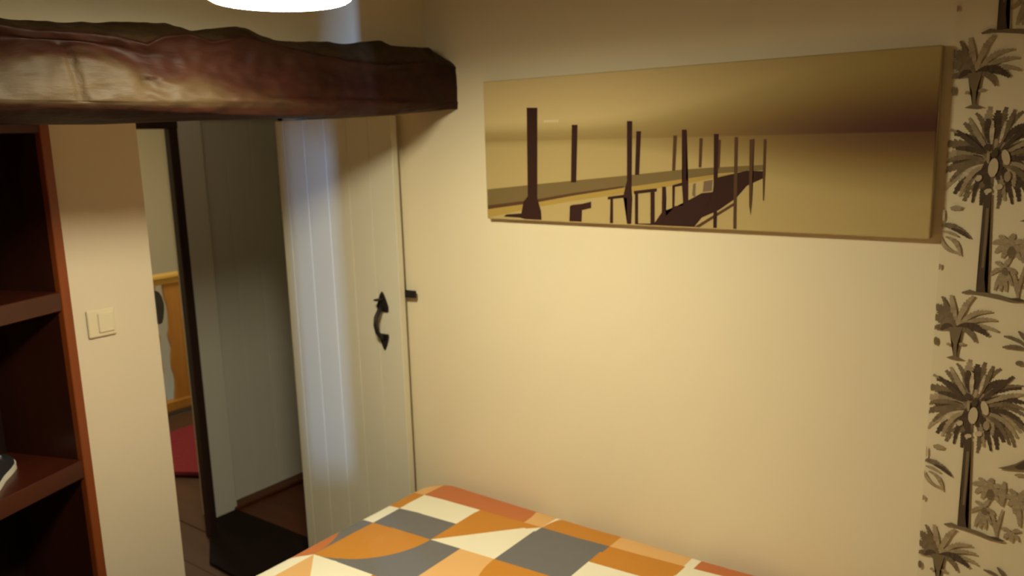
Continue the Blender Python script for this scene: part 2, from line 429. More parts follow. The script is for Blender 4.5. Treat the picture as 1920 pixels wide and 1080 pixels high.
BLOBS=[([(0.0963,0.262),(0.0946,0.2523),(0.091,0.2451),(0.0864,0.2424),(0.082,0.2449),(0.079,0.2519),(0.0783,0.2616),(0.08,0.2713),(0.0836,0.2784),(0.0883,0.2811),(0.0926,0.2785),(0.0956,0.2716)],3),([(0.1144,0.2858),(0.1159,0.2777),(0.1153,0.2709),(0.1126,0.2671),(0.1088,0.2675),(0.1047,0.2719),(0.1015,0.2791),(0.1,0.2872),(0.1007,0.294),(0.1033,0.2978),(0.1072,0.2974),(0.1112,0.293)],3),([(0.0799,0.2821),(0.0799,0.2761),(0.0791,0.2715),(0.0777,0.2696),(0.0761,0.271),(0.0747,0.2751),(0.0739,0.281),(0.0739,0.2871),(0.0747,0.2916),(0.0761,0.2935),(0.0777,0.2922),(0.0791,0.288)],2),([(0.1195,0.2451),(0.1191,0.2396),(0.1172,0.2353),(0.1144,0.2332),(0.1114,0.2341),(0.1089,0.2376),(0.1077,0.2428),(0.1082,0.2483),(0.1101,0.2526),(0.1129,0.2546),(0.1159,0.2538),(0.1184,0.2503)],2),([(0.107,0.2245),(0.1063,0.2213),(0.1039,0.2186),(0.1005,0.2171),(0.0969,0.2172),(0.0942,0.2188),(0.0931,0.2217),(0.0938,0.2248),(0.0962,0.2276),(0.0997,0.2291),(0.1032,0.229),(0.1059,0.2273)],3),([(0.0884,0.2158),(0.0876,0.2132),(0.0852,0.2109),(0.0817,0.2095),(0.0781,0.2095),(0.0754,0.2107),(0.0743,0.2129),(0.0751,0.2155),(0.0776,0.2178),(0.0811,0.2192),(0.0846,0.2193),(0.0873,0.218)],3),([(0.0683,0.2447),(0.0691,0.2418),(0.0683,0.2383),(0.0661,0.2354),(0.0632,0.2337),(0.0603,0.2337),(0.0582,0.2354),(0.0574,0.2384),(0.0582,0.2419),(0.0604,0.2448),(0.0633,0.2465),(0.0662,0.2465)],3),([(0.0814,0.3041),(0.0807,0.3003),(0.0783,0.2973),(0.0749,0.2957),(0.0713,0.296),(0.0686,0.2982),(0.0674,0.3016),(0.0681,0.3054),(0.0705,0.3084),(0.0739,0.31),(0.0775,0.3096),(0.0802,0.3075)],0),([(0.0943,0.2919),(0.0938,0.2877),(0.0918,0.2842),(0.0889,0.2826),(0.0859,0.2831),(0.0835,0.2858),(0.0824,0.2898),(0.0829,0.2941),(0.0849,0.2975),(0.0878,0.2992),(0.0909,0.2986),(0.0932,0.296)],0),([(0.0748,0.2056),(0.0879,0.2084),(0.0886,0.1371),(0.0887,0.0747),(0.0873,0.0339),(0.0913,0.0046),(0.0958,0.0007),(0.074,-0.0029),(0.0752,0.0268),(0.0765,0.0716),(0.0754,0.134)],0),([(0.0807,0.1786),(0.0858,0.1797),(0.0862,0.1117),(0.0849,0.0548),(0.0808,0.0537),(0.0812,0.1104)],1),([(0.0472,-0.0001),(0.0628,0.0068),(0.0789,0.0023),(0.0946,0.0029),(0.1154,0.0012),(0.1412,-0.0052),(0.1654,-0.0069),(0.1618,-0.0117),(0.1367,-0.0128),(0.1108,-0.0077),(0.0878,-0.0041),(0.0687,-0.0018),(0.0496,-0.0033)],1),([(0.1311,-0.0056),(0.1491,-0.0029),(0.1674,-0.0075),(0.1517,-0.0109)],0),([(0.1409,0.1542),(0.1589,0.1632),(0.1728,0.1713),(0.1908,0.1873),(0.2005,0.1847),(0.2023,0.1614),(0.1739,0.1571),(0.1547,0.1538)],1),([(0.1705,0.1635),(0.1821,0.1758),(0.1911,0.1838),(0.2007,0.1824),(0.202,0.1649),(0.1785,0.1594)],0),([(0.1907,0.1503),(0.1896,0.1482),(0.1863,0.1461),(0.1816,0.1445),(0.1768,0.1438),(0.1732,0.1443),(0.1718,0.1458),(0.173,0.1478),(0.1764,0.15),(0.1811,0.1516),(0.1858,0.1522),(0.1893,0.1517)],2),([(0.0146,0.1793),(0.025,0.184),(0.0379,0.1805),(0.0341,0.1734),(0.0171,0.1723)],2),([(0.0066,0.0523),(0.0062,0.049),(0.0048,0.0462),(0.0027,0.0448),(0.0004,0.0451),(-0.0013,0.0471),(-0.0021,0.0501),(-0.0017,0.0534),(-0.0002,0.0562),(0.0019,0.0576),(0.0041,0.0573),(0.0058,0.0554)],2),([(0.0059,0.1622),(0.0059,0.1559),(0.005,0.1511),(0.0035,0.149),(0.0018,0.1503),(0.0003,0.1547),(-0.0005,0.1608),(-0.0005,0.1672),(0.0004,0.172),(0.0019,0.174),(0.0037,0.1727),(0.0051,0.1684)],3),([(0.0289,0.4514),(0.0552,0.4545),(0.0505,0.4328),(0.0467,0.4145),(0.0473,0.3884),(0.0413,0.3876),(0.0396,0.4136),(0.0322,0.4328)],1),([(0.0271,0.3832),(0.0391,0.3885),(0.0515,0.3878),(0.062,0.3822),(0.0489,0.3803),(0.0386,0.3812)],1),([(0.0098,0.418),(0.0095,0.4132),(0.0082,0.4095),(0.0062,0.4079),(0.0041,0.4089),(0.0023,0.4122),(0.0015,0.4169),(0.0017,0.4218),(0.0031,0.4255),(0.0051,0.427),(0.0072,0.426),(0.0089,0.4227)],1),([(0.0344,0.4141),(0.034,0.4122),(0.0326,0.4107),(0.0305,0.41),(0.0285,0.4102),(0.0269,0.4113),(0.0262,0.413),(0.0267,0.4148),(0.0281,0.4163),(0.0301,0.4171),(0.0322,0.4169),(0.0337,0.4158)],2),([(0.0617,0.4177),(0.061,0.4158),(0.0589,0.4142),(0.0559,0.4134),(0.0528,0.4134),(0.0505,0.4144),(0.0496,0.4161),(0.0503,0.418),(0.0524,0.4195),(0.0554,0.4204),(0.0585,0.4203),(0.0607,0.4193)],2),([(0.1706,0.3911),(0.1698,0.3881),(0.1673,0.3856),(0.1636,0.3843),(0.1598,0.3845),(0.1569,0.3862),(0.1557,0.3889),(0.1565,0.3919),(0.159,0.3944),(0.1627,0.3957),(0.1665,0.3954),(0.1694,0.3938)],1)]
PIER=[([(-0.0051,0.0289),(0.1887,0.056),(0.3041,0.075),(0.4643,0.0993),(0.6299,0.123),(0.7145,0.1341),(0.8387,0.1447),(0.8389,0.1397),(0.7146,0.1263),(0.6301,0.1097),(0.4897,0.0871),(0.3038,0.0603),(0.1883,0.0408),(-0.0061,0.0032)],3),([(-0.0026,0.0879),(0.1899,0.106),(0.4644,0.1308),(0.6296,0.147),(0.7113,0.1522),(0.8383,0.1584),(0.8387,0.1459),(0.7144,0.1367),(0.6299,0.1257),(0.4644,0.1021),(0.3042,0.0794),(0.1888,0.0606),(-0.0049,0.0321)],2),([(-0.0046,0.0401),(0.1889,0.0636),(0.3042,0.0824),(0.4644,0.1042),(0.4643,0.0993),(0.3041,0.075),(0.1886,0.0545),(-0.0051,0.0289)],1),([(0.4644,0.1042),(0.6298,0.127),(0.7144,0.1373),(0.7144,0.1347),(0.6299,0.123),(0.4643,0.0993)],2),([(0.5551,0.0068),(0.5626,0.021),(0.5761,0.0394),(0.5882,0.0302),(0.6102,0.0527),(0.6336,0.0574),(0.6465,0.0698),(0.6832,0.0892),(0.7125,0.0924),(0.7147,0.1198),(0.7269,0.129),(0.7974,0.1446),(0.8388,0.1434),(0.8405,0.1285),(0.7984,0.1091),(0.7726,0.0793),(0.7286,0.0482),(0.6843,0.0282),(0.6647,0.0019),(0.5505,0.0011)],0),([(0.6648,0.0006),(0.7662,0.0675),(0.7704,0.0624),(0.6791,-0.0001)],1),([(0.6884,0.1183),(0.7119,0.1224),(0.7097,0.0949),(0.686,0.0919)],4),([(0.6602,0.1114),(0.6673,0.1141),(0.6664,0.0783),(0.6578,0.0834)],4),([(0.3046,0.2675),(0.3233,0.2669),(0.3168,0.1118),(0.2994,0.1116)],0),([(0.5013,0.2451),(0.5151,0.2448),(0.5099,0.1331),(0.4975,0.133)],0),([(0.6054,0.2318),(0.6156,0.2316),(0.6115,0.1443),(0.6027,0.1443)],1),([(0.6751,0.2237),(0.684,0.2236),(0.6816,0.1522),(0.6743,0.1523)],1),([(0.1552,0.3194),(0.1918,0.3178),(0.1852,0.065),(0.1972,0.0288),(0.1984,-0.0001),(0.1402,0.0023),(0.1212,0.0078),(0.0626,0.0088),(0.0727,0.0155),(0.1273,0.0204),(0.136,0.0547),(0.1516,0.0704)],0),([(0.3037,0.0499),(0.3349,0.0537),(0.364,0.0603),(0.3638,0.0428),(0.3347,0.0361),(0.3325,-0.0008),(0.2923,-0.0009),(0.2949,0.0467)],0),([(0.4741,0.2717),(0.4897,0.2712),(0.4865,0.1094),(0.4897,0.0717),(0.4865,-0.0016),(0.4738,-0.0008),(0.4739,0.0714),(0.4627,0.0768),(0.4691,0.1022),(0.4739,0.1162)],0),([(0.4157,0.0744),(0.477,0.0827),(0.477,0.0743),(0.4157,0.0673)],0),([(0.4239,0.0717),(0.432,0.0719),(0.4317,-0.0025),(0.4218,-0.0015)],0),([(0.4944,0.0914),(0.5606,0.0993),(0.5606,0.0911),(0.4944,0.083)],0),([(0.4975,0.0886),(0.5069,0.0888),(0.5071,-0.0008),(0.4976,-0.0012)],0),([(0.5424,0.0949),(0.5546,0.0951),(0.5551,0.0013),(0.5428,0.0008)],0),([(0.4976,0.0059),(0.5551,0.0082),(0.5551,0.0013),(0.4976,-0.0012)],0),([(0.5756,0.1036),(0.586,0.1037),(0.5878,0.0739),(0.5835,0.0561),(0.5866,0.0329),(0.5747,0.0283)],0),([(0.6038,0.1067),(0.6111,0.1068),(0.6102,0.0527),(0.6044,0.0471)],0),([(0.6052,0.108),(0.6314,0.115),(0.6315,0.107),(0.6068,0.1027)],0),([(0.6322,0.056),(0.6117,0.0555),(0.6059,0.0472),(0.6352,0.048)],0),([(0.6284,0.2457),(0.6412,0.2453),(0.6414,0.1244),(0.6474,0.1112),(0.6488,0.0039),(0.6387,0.0048),(0.63,0.111),(0.6327,0.131)],0),([(0.7125,0.2331),(0.7247,0.2328),(0.7243,-0.0008),(0.7154,-0.0012)],0),([(0.725,0.2188),(0.7305,0.2187),(0.7291,0.1548),(0.7238,0.1445)],1),([(0.7648,0.2243),(0.7733,0.2241),(0.7746,0.0015),(0.7665,0.0011)],1),([(0.8019,0.2173),(0.8135,0.2195),(0.8108,0.132),(0.8124,0.075),(0.8095,0.0379),(0.8049,0.0621),(0.803,0.132)],1),([(0.8359,0.2178),(0.8422,0.2177),(0.8423,0.1322),(0.8359,0.1322)],1),([(0.8357,0.1384),(0.8421,0.1385),(0.8409,0.0744),(0.8383,0.0744)],1),([(0.2126,0.2835),(0.2623,0.2832),(0.2622,0.276),(0.2124,0.2762)],5)]

# ------------------------------------------------------------------ setting
XR = 1.92            # right-hand wall
YA = 1.75            # wall above the beam (front face of the thick wall)
YP = 2.30            # thin partition with the doorway
CEIL = E(1.05)
YB = -0.45           # back wall

def wallpiece(name, boxes, mat=None):
    b = nb()
    for q in boxes:
        box(b, *q)
    return struct(name, b, mat or M_wall)


wallpiece('wall_right', [(XR, XR + 0.12, YB - 0.05, 2.5, 0, CEIL)])
wallpiece('wall_left', [(-1.42, -1.30, YB - 0.05, 2.5, 0, CEIL)], M_wallfar)
wallpiece('wall_lintel', [(-1.30, XR, YA, 2.50, E(0.105), CEIL)])
wallpiece('wall_pillar', [(-1.30, 0.02, YA, 2.50, 0, E(0.105))])
wallpiece('wall_alcove', [(0.02, 1.20, 2.62, 2.72, 0, E(0.105))])
wallpiece('wall_partition', [(1.02, 1.265, YP, YP + 0.10, 0, E(0.105))], M_partition)
wallpiece('ceiling', [(-1.42, XR + 0.12, YB - 0.05, 2.5, CEIL, CEIL + 0.1)], M_ceiling)

# back wall with a narrow slit window; slanted infill added to shape the daylight patch
S0, S1 = 0.282, 0.431
b = nb()
box(b, S1, XR + 0.12, YB - 0.05, YB, 0, CEIL)
box(b, -1.42, S0, YB - 0.05, YB, 0, CEIL)
box(b, S0, S1, YB - 0.05, YB, 0, 0.25)
prism(b, [(S0, E(0.12)), (S1, E(0.74)), (S1, CEIL), (S0, CEIL)], 'y', YB - 0.05, YB)
struct('wall_back', b, M_wallfar)

# floors: one slab, planks where the doorway shows them
b = nb()
box(b, -1.42, XR + 0.12, YB - 0.05, 2.50, -0.12, 0.0)
box(b, 1.10, 3.5, 2.50, 5.02, -0.12, -0.012)
floor = struct('floor', b, M_plank)
xs = [1.295 + 0.2 * i for i in range(11)]
for i, x in enumerate(xs):
    b = nb()
    red = x > 2.2
    y1 = 3.34 if red else 5.0
    y0 = 2.51
    cuts = [y0, y1] if red else [y0, y0 + 1.2 + 0.15 * (i % 3), y1]
    for a, c in zip(cuts, cuts[1:]):
        b = nb()
        box(b, x - 0.197, x, a + 0.002, c - 0.002, -0.012, 0.0 + 0.0012 * ((i * 7) % 3), 0.002, 1)
        finish('plank', b, M_plankred if red else M_plank, floor)

# landing beyond the doorway
wallpiece('wall_landing_left', [(1.10, 1.20, 2.50, 6.1, -1.6, 2.4)], M_hallwall)
wallpiece('wall_landing_far', [(1.10, 3.9, 6.0, 6.1, -1.6, 2.4)], M_hallwall)
wallpiece('wall_landing_right', [(3.5, 3.6, 2.4, 6.1, -1.6, 2.4)], M_hallwall)
wallpiece('wall_hall', [(2.12, 3.5, 3.40, 3.5, 0, 2.4), (2.0, 3.5, 3.33, 3.5, E(0.26), 2.4)], M_hallwall)
wallpiece('wall_hall_near', [(XR, 3.5, 2.40, 2.5, 0, 2.4)], M_hallwall)
wallpiece('ceiling_landing', [(1.10, 3.6, 2.5, 6.1, 2.4, 2.5)], M_ceiling)

# dark timber frame of the landing opening
trim = struct('trim_1', box(nb(), 1.872, 1.912, 3.15, 3.19, 0, E(0.16), 0.004, 1), M_dark)
finish('lintel', box(nb(), 1.22, 1.912, 3.145, 3.195, E(0.075), E(0.16), 0.004, 1), M_dark, trim)
finish('post', box(nb(), 1.22, 1.262, 3.15, 3.19, 0, E(0.075), 0.004, 1), M_dark, trim)

# white plank door of the hall cupboard with its architrave
arch = struct('trim_2', box(nb(), 1.990, 2.118, 3.30, 3.40, 0.0, E(0.26), 0.006, 2), M_hallwhite)
finish('architrave_head', box(nb(), 2.118, 2.95, 3.30, 3.40, E(0.16), E(0.26), 0.006, 2), M_hallwhite, arch)
finish('architrave_side', box(nb(), 2.85, 2.95, 3.30, 3.40, 0.0, E(0.16), 0.006, 2), M_hallwhite, arch)
door2 = thing('door_2', 'white plank door across the hall seen through the open doorway', 'door', (2.130, 3.362, 0))
door2['kind'] = 'structure'
for k in range(5):
    finish('plank', box(nb(), k * 0.143 + 0.0008, (k + 1) * 0.143 - 0.0008, 0, 0.03, 0.006, E(0.155), 0.0022, 1), M_hallwhite, door2)

# door frame of the bedroom doorway (white jamb behind the open leaf)
jamb = struct('trim_3', box(nb(), 1.862, XR, 2.33, 2.40, 0, E(0.10), 0.003, 1), M_white)

# ------------------------------------------------------------------ rough beam over the alcove
TOP = [(0.0, 0.235), (0.671, 0.241), (0.783, 0.244), (0.888, 0.253), (1.004, 0.263), (1.035, 0.257), (1.066, 0.253), (1.106, 0.258), (1.161, 0.268), (1.204, 0.269), (1.233, 0.260), (1.277, 0.250), (1.341, 0.250), (1.443, 0.255), (1.525, 0.257), (1.573, 0.264), (1.633, 0.271), (1.673, 0.261), (1.759, 0.264), (1.83, 0.267), (1.87, 0.252), (1.93, 0.233)]
RIDGE = [(0.0, 0.222), (0.661, 0.224), (0.714, 0.219), (0.811, 0.221), (0.868, 0.220), (0.928, 0.209), (0.965, 0.227), (1.027, 0.237), (1.083, 0.226), (1.16, 0.243), (1.23, 0.232), (1.322, 0.222), (1.457, 0.208), (1.607, 0.205), (1.779, 0.222), (1.93, 0.21)]
BOT = [(0.0, 0.074), (0.634, 0.074), (0.763, 0.076), (0.868, 0.077), (0.971, 0.073), (1.17, 0.068), (1.427, 0.070), (1.618, 0.073), (1.726, 0.084), (1.89, 0.105), (1.93, 0.108)]
ZDK = [(0.0, 0.172), (0.637, 0.172), (0.73, 0.187), (0.79, 0.188), (0.885, 0.168), (0.94, 0.153), (1.06, 0.144), (1.17, 0.130), (1.31, 0.108), (1.4, 0.098), (1.93, 0.095)]  # upper edge of the painted lit band on the lower front
UND = [(0.0, 0.050), (0.873, 0.051), (1.124, 0.060), (1.442, 0.066), (1.719, 0.074), (1.93, 0.09)]


def catmull(P, n):
    out = []
    m = len(P)
    for i in range(m - 1):
        p0, p1, p2, p3 = P[max(i - 1, 0)], P[i], P[i + 1], P[min(i + 2, m - 1)]
        for k in range(n):
            t = k / n
            out.append(tuple(0.5 * (2 * p1[j] + (-p0[j] + p2[j]) * t + (2 * p0[j] - 5 * p1[j] + 4 * p2[j] - p3[j]) * t * t + (-p0[j] + 3 * p1[j] - 3 * p2[j] + p3[j]) * t ** 3) for j in range(2)))
    out.append(P[-1])
    return out


b = nb()
wl = b.loops.layers.float_color.new('lit_tone')
NX = 230
rows = []
lit_tone = {}
for i in range(NX + 1):
    x = 0.0 + (XR - 0.0) * i / NX
    zt, zr, zb, zu = (interp(t, x) for t in (TOP, RIDGE, BOT, UND))
    bul = 0.010 * noise.noise(Vector((x * 4.1, 3.3, 0)))
    zd = interp(ZDK, x)
    zf = max(0.108, zd - 0.022)
    pts = [(1.80, zt - 0.02), (1.72, zt - 0.006), (1.668, zt), (1.648, zt - 0.005), (1.616, zr + 0.004), (1.606, zr - 0.003), (1.613, zr - 0.014), (1.620, (zr + max(zd, 0.12)) / 2),
           (1.610, max(zd, 0.118)), (1.600 - bul, zf), (1.595 - bul, 0.100), (1.596, 0.090), (1.604, zb + 0.006), (1.618, zb - 0.003), (1.66, zu + 0.008), (1.72, zu), (1.80, zu + 0.012), (1.80, 0.12)]
    te = max(0.0, min(1.0, (x - 1.55) / 0.30))
    pts = [(y + (1.629 - y) * te if y < 1.629 else y, z) for y, z in pts]
    prof = catmull(pts, 5)
    row = []
    for k, (y, z) in enumerate(prof):
        p = Vector((x, y, z))
        vis = (1.0 if 8 < k < 72 else 0.25) * (1 - 0.65 * te)
        a = noise.noise(Vector((x * 6, y * 12 + 5, z * 14)))
        c = abs(noise.noise(Vector((x * 17 + 9, y * 20, z * 30))))
        e2 = noise.noise(Vector((x * 38, y * 30, z * 55)))
        d = (0.007 * a - 0.011 * c + 0.0022 * e2) * vis
        # split running down the face and a notch left by an old joint
        xs0 = 0.770 + 0.18 * (0.155 - z)
        if 0.09 < z < 0.20 and y < 1.66:
            d -= 0.012 * math.exp(-((x - xs0) / 0.006) ** 2)
            if 0.118 < z < 0.140:
                d -= 0.016 * math.exp(-(((x - 0.925) / 0.022) ** 4))
        row.append(b.verts.new((x, y - d * 0.9 if y < 1.70 else y, E(z + (d * 0.35 if k < 20 else 0.0)))))
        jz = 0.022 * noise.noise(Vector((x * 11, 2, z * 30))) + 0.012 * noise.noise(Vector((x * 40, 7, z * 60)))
        w = max(0.0, min(1.0, (zd + 0.006 + jz - z) / 0.035)) * max(0.0, min(1.0, (z - 0.080) / 0.008)) if y < 1.66 else 0.0  # lamplit lower front painted as paler wood
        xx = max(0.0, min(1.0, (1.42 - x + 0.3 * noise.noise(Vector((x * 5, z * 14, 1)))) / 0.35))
        up = 0.9 * max(0.0, min(1.0, (z - zr + 0.004 * e2) / 0.006))  # bounce light on the top facet painted as paler wood
        lit_tone[row[-1]] = max(w * xx, up)
    rows.append(row)
for A, B in zip(rows, rows[1:]):
    for k in range(len(A) - 1):
        f = b.faces.new((A[k], A[k + 1], B[k + 1], B[k]))
for A in (rows[0], rows[-1]):
    b.faces.new(A)
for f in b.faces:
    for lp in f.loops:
        w = lit_tone[lp.vert]
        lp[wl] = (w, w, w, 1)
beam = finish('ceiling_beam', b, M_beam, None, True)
tag(beam, 'rough-hewn dark varnished oak beam spanning the alcove above bookcase and door', 'beam')

# ------------------------------------------------------------------ bookcase in the alcove
A20 = math.radians(20)
bc = thing('bookcase', 'dark red-brown wooden bookcase standing left of the white wall strip', 'bookcase', (1.018, 2.285, 0), A20)
# local: x from -0.84 (left) to 0 (right), y from 0 (front) to 0.29 (back)
BW, BD, BH = 0.84, 0.29, E(0.098)
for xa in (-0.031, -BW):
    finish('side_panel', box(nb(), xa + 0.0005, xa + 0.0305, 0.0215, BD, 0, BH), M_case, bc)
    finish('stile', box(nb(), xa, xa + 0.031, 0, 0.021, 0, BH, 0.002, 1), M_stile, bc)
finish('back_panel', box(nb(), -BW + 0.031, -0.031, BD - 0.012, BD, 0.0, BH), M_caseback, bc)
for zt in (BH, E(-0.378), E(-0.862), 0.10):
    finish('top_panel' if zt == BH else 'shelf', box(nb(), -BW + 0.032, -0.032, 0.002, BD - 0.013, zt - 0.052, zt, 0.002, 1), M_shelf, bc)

# ------------------------------------------------------------------ shoe on the shelf
sh = thing('sneaker', 'black canvas sneaker with white rubber sole lying on the bookcase shelf', 'shoe', (0.757, 2.296, E(-0.8615)), math.radians(58))
# local: x along the shoe, toe at +x
def outline(s, grow=0.0):
    """half widths of the sole along its length (s from 0 heel to 1 toe)"""
    tab = [(0, 0.0), (0.03, 0.019), (0.10, 0.030), (0.25, 0.032), (0.45, 0.033), (0.65, 0.041), (0.80, 0.043), (0.90, 0.035), (0.96, 0.023), (0.99, 0.011), (1, 0.0)]
    return interp(tab, s) + grow
L0, L1 = -0.095, 0.172
NS = 26
b = nb()
ss = [0.5 - 0.5 * math.cos(math.pi * i / NS) for i in range(NS + 1)]
loop = [(L0 + (L1 - L0) * s, outline(s)) for s in ss] + [(L0 + (L1 - L0) * s, -outline(s)) for s in ss[-2:0:-1]]
prism(b, loop, 'z', 0.0, 0.016)
finish('sole', b, M_rubber, sh)
b = nb()
rings = []
for s in ss[1:-1]:
    x = L0 + (L1 - L0) * s * 0.985 + 0.002
    w = outline(s) * 0.93
    hgt = interp([(0, 0.07), (0.1, 0.082), (0.35, 0.080), (0.5, 0.072), (0.65, 0.056), (0.8, 0.043), (0.92, 0.036), (1, 0.028)], s)
    ring = []
    for k in range(13):
        a = math.pi * k / 12
        ring.append(b.verts.new((x, w * math.cos(a), 0.013 + (hgt - 0.013) * math.sin(a) ** 0.7)))
    rings.append(ring)
for A, B in zip(rings, rings[1:]):
    for k in range(12):
        b.faces.new((A[k], A[k + 1], B[k + 1], B[k]))
for A in (rings[0], rings[-1]):
    b.faces.new(A)
finish('upper', b, M_shoe, sh, True)
b = nb()
lathe(b, [(0.020, 0.0), (0.026, 0.0), (0.026, 0.006), (0.020, 0.006)], 20, closed=True)
for v in b.verts:
    v.co = Vector((v.co.x * 1.5 - 0.045, v.co.y, v.co.z + 0.079))
finish('collar', b, M_shoe, sh)
for i in range(4):
    x = 0.012 + 0.026 * i
    s = (x - L0) / (L1 - L0)
    h = interp([(0.35, 0.080), (0.5, 0.072), (0.65, 0.056), (0.8, 0.043)], s)
    b = nb()
    tube(b, [(x - 0.008, -0.024, h - 0.012), (x - 0.003, -0.012, h - 0.001), (x, 0, h + 0.003), (x + 0.003, 0.012, h - 0.001), (x + 0.008, 0.024, h - 0.012)], 0.0036, 6)
    finish('lace', b, M_lace, sh, True)

# ------------------------------------------------------------------ light switch on the wall strip
sw = thing('light_switch', 'square ivory rocker light switch on the wall strip beside the doorway', 'switch', (1.096, YP, E(-0.487)))
finish('cover_plate', box(nb(), -0.040, 0.040, -0.010, 0.0, -0.040, 0.040, 0.004, 2), M_switch, sw)
b = nb()
box(b, -0.012, 0.032, -0.015, -0.009, -0.028, 0.028, 0.002, 1)
finish('rocker', b, M_switch, sw)

# iron keeper on the doorway edge
kp = thing('latch_keeper', 'black iron latch keeper on the left edge of the doorway', 'latch', (1.2655, 2.318, E(-0.475)))
prof = [(0.0, -0.052), (0.010, -0.050), (0.016, -0.035), (0.021, -0.010), (0.022, 0.008), (0.018, 0.030), (0.010, 0.046), (0.0, 0.052)]
b = nb()
prism(b, prof, 'y', -0.026, 0.020)
finish('plate', b, M_iron, kp)
b = nb()
tube(b, [(0.002, 0.015, 0.035), (0.026, 0.015, 0.022), (0.028, 0.015, 0.0), (0.026, 0.015, -0.02), (0.002, 0.015, -0.034)], 0.005, 8)
finish('staple', b, M_iron, kp, True)

# ------------------------------------------------------------------ open plank door
HX, HY = 1.830, 2.400
dx, dy = 1.863 - HX, 1.862 - HY
LW = math.hypot(dx, dy)
door = thing('door_1', 'white tongue-and-groove plank door standing open against the right wall', 'door', (HX, HY, 0), math.atan2(dy, dx))
door['kind'] = 'structure'
TH = 0.027
cuts = [0.0, 0.042, 0.140, 0.240, 0.340, 0.437, LW]
for a, c in zip(cuts, cuts[1:]):
    finish('plank', box(nb(), a + 0.0005, c - 0.0005, 0.0, TH, 0.010, E(0.080), 0.0014, 1), M_white, door)
for z in (0.30, 1.55):
    finish('ledge', box(nb(), 0.03, LW - 0.03, TH, TH + 0.018, z, z + 0.11, 0.003, 1), M_white, door)
# thumb latch: two spade plates, bow grip, thumb lever (face is local -y)
def spade(bm, cx, cz, w, h, up):
    s = 1 if up else -1
    pts = [(-0.5, -0.5), (0.5, -0.5), (0.52, -0.25), (0.36, 0.05), (0.16, 0.35), (0.0, 0.5), (-0.16, 0.35), (-0.36, 0.05), (-0.52, -0.25)]
    prism(bm, [(cx + p[0] * w, cz + s * p[1] * h) for p in pts], 'y', -0.006, 0.0)
    return bm
hx = 0.463
hnd = finish('door_handle', spade(nb(), hx, E(-0.527), 0.046, 0.068, True), M_iron, door)
hnd['label'] = 'black wrought iron thumb latch handle'
b = nb()
spade(b, hx, E(-0.667), 0.036, 0.056, False)
finish('lower_plate', b, M_iron, hnd)
b = nb()
tube(b, [(hx, -0.002, E(-0.548)), (hx, -0.022, E(-0.556)), (hx, -0.038, E(-0.575)), (hx, -0.042, E(-0.600)), (hx, -0.036, E(-0.625)), (hx, -0.020, E(-0.645)), (hx, -0.002, E(-0.655))],
     [0.009, 0.008, 0.0075, 0.008, 0.0075, 0.008, 0.009], 10)
finish('grip', b, M_iron, hnd, True)
b = nb()
box(b, hx - 0.009, hx + 0.009, -0.038, -0.004, E(-0.520), E(-0.514), 0.002, 1)
finish('thumb_lever', b, M_iron, hnd)
b = nb()
box(b, LW - 0.16, LW + 0.040, TH + 0.002, TH + 0.012, E(-0.512), E(-0.488), 0.002, 1)
bar = finish('latch_bar', b, M_iron, door)
bar['label'] = 'black iron latch bar reaching past the door edge'

# ------------------------------------------------------------------ bed
bed = thing('bed', 'low bed along the right wall beneath the patterned duvet', 'bed', (1.22, 0.80, 0))
b = nb(); box(b, -0.66, 0.63, -0.96, 0.92, 0.18, 0.30, 0.006, 2); finish('bed_frame', b, M_bedwood, bed)
b = nb(); box(b, -0.66, 0.64, -0.96, 0.92, 0.302, 0.52, 0.05, 4); finish('mattress', b, M_mattress, bed, True)
for sx in (-0.62, 0.56):
    for sy in (-0.92, 0.83):
        finish('leg', box(nb(), sx, sx + 0.06, sy, sy + 0.06, 0.0, 0.178, 0.004, 1), M_bedwood, bed)

CREAM = (0.80, 0.74, 0.58)
ORANGE = (0.53, 0.215, 0.024)
GREY = (0.150, 0.142, 0.142)
PEACH = (0.70, 0.40, 0.155)
RUST = (0.50, 0.155, 0.045)


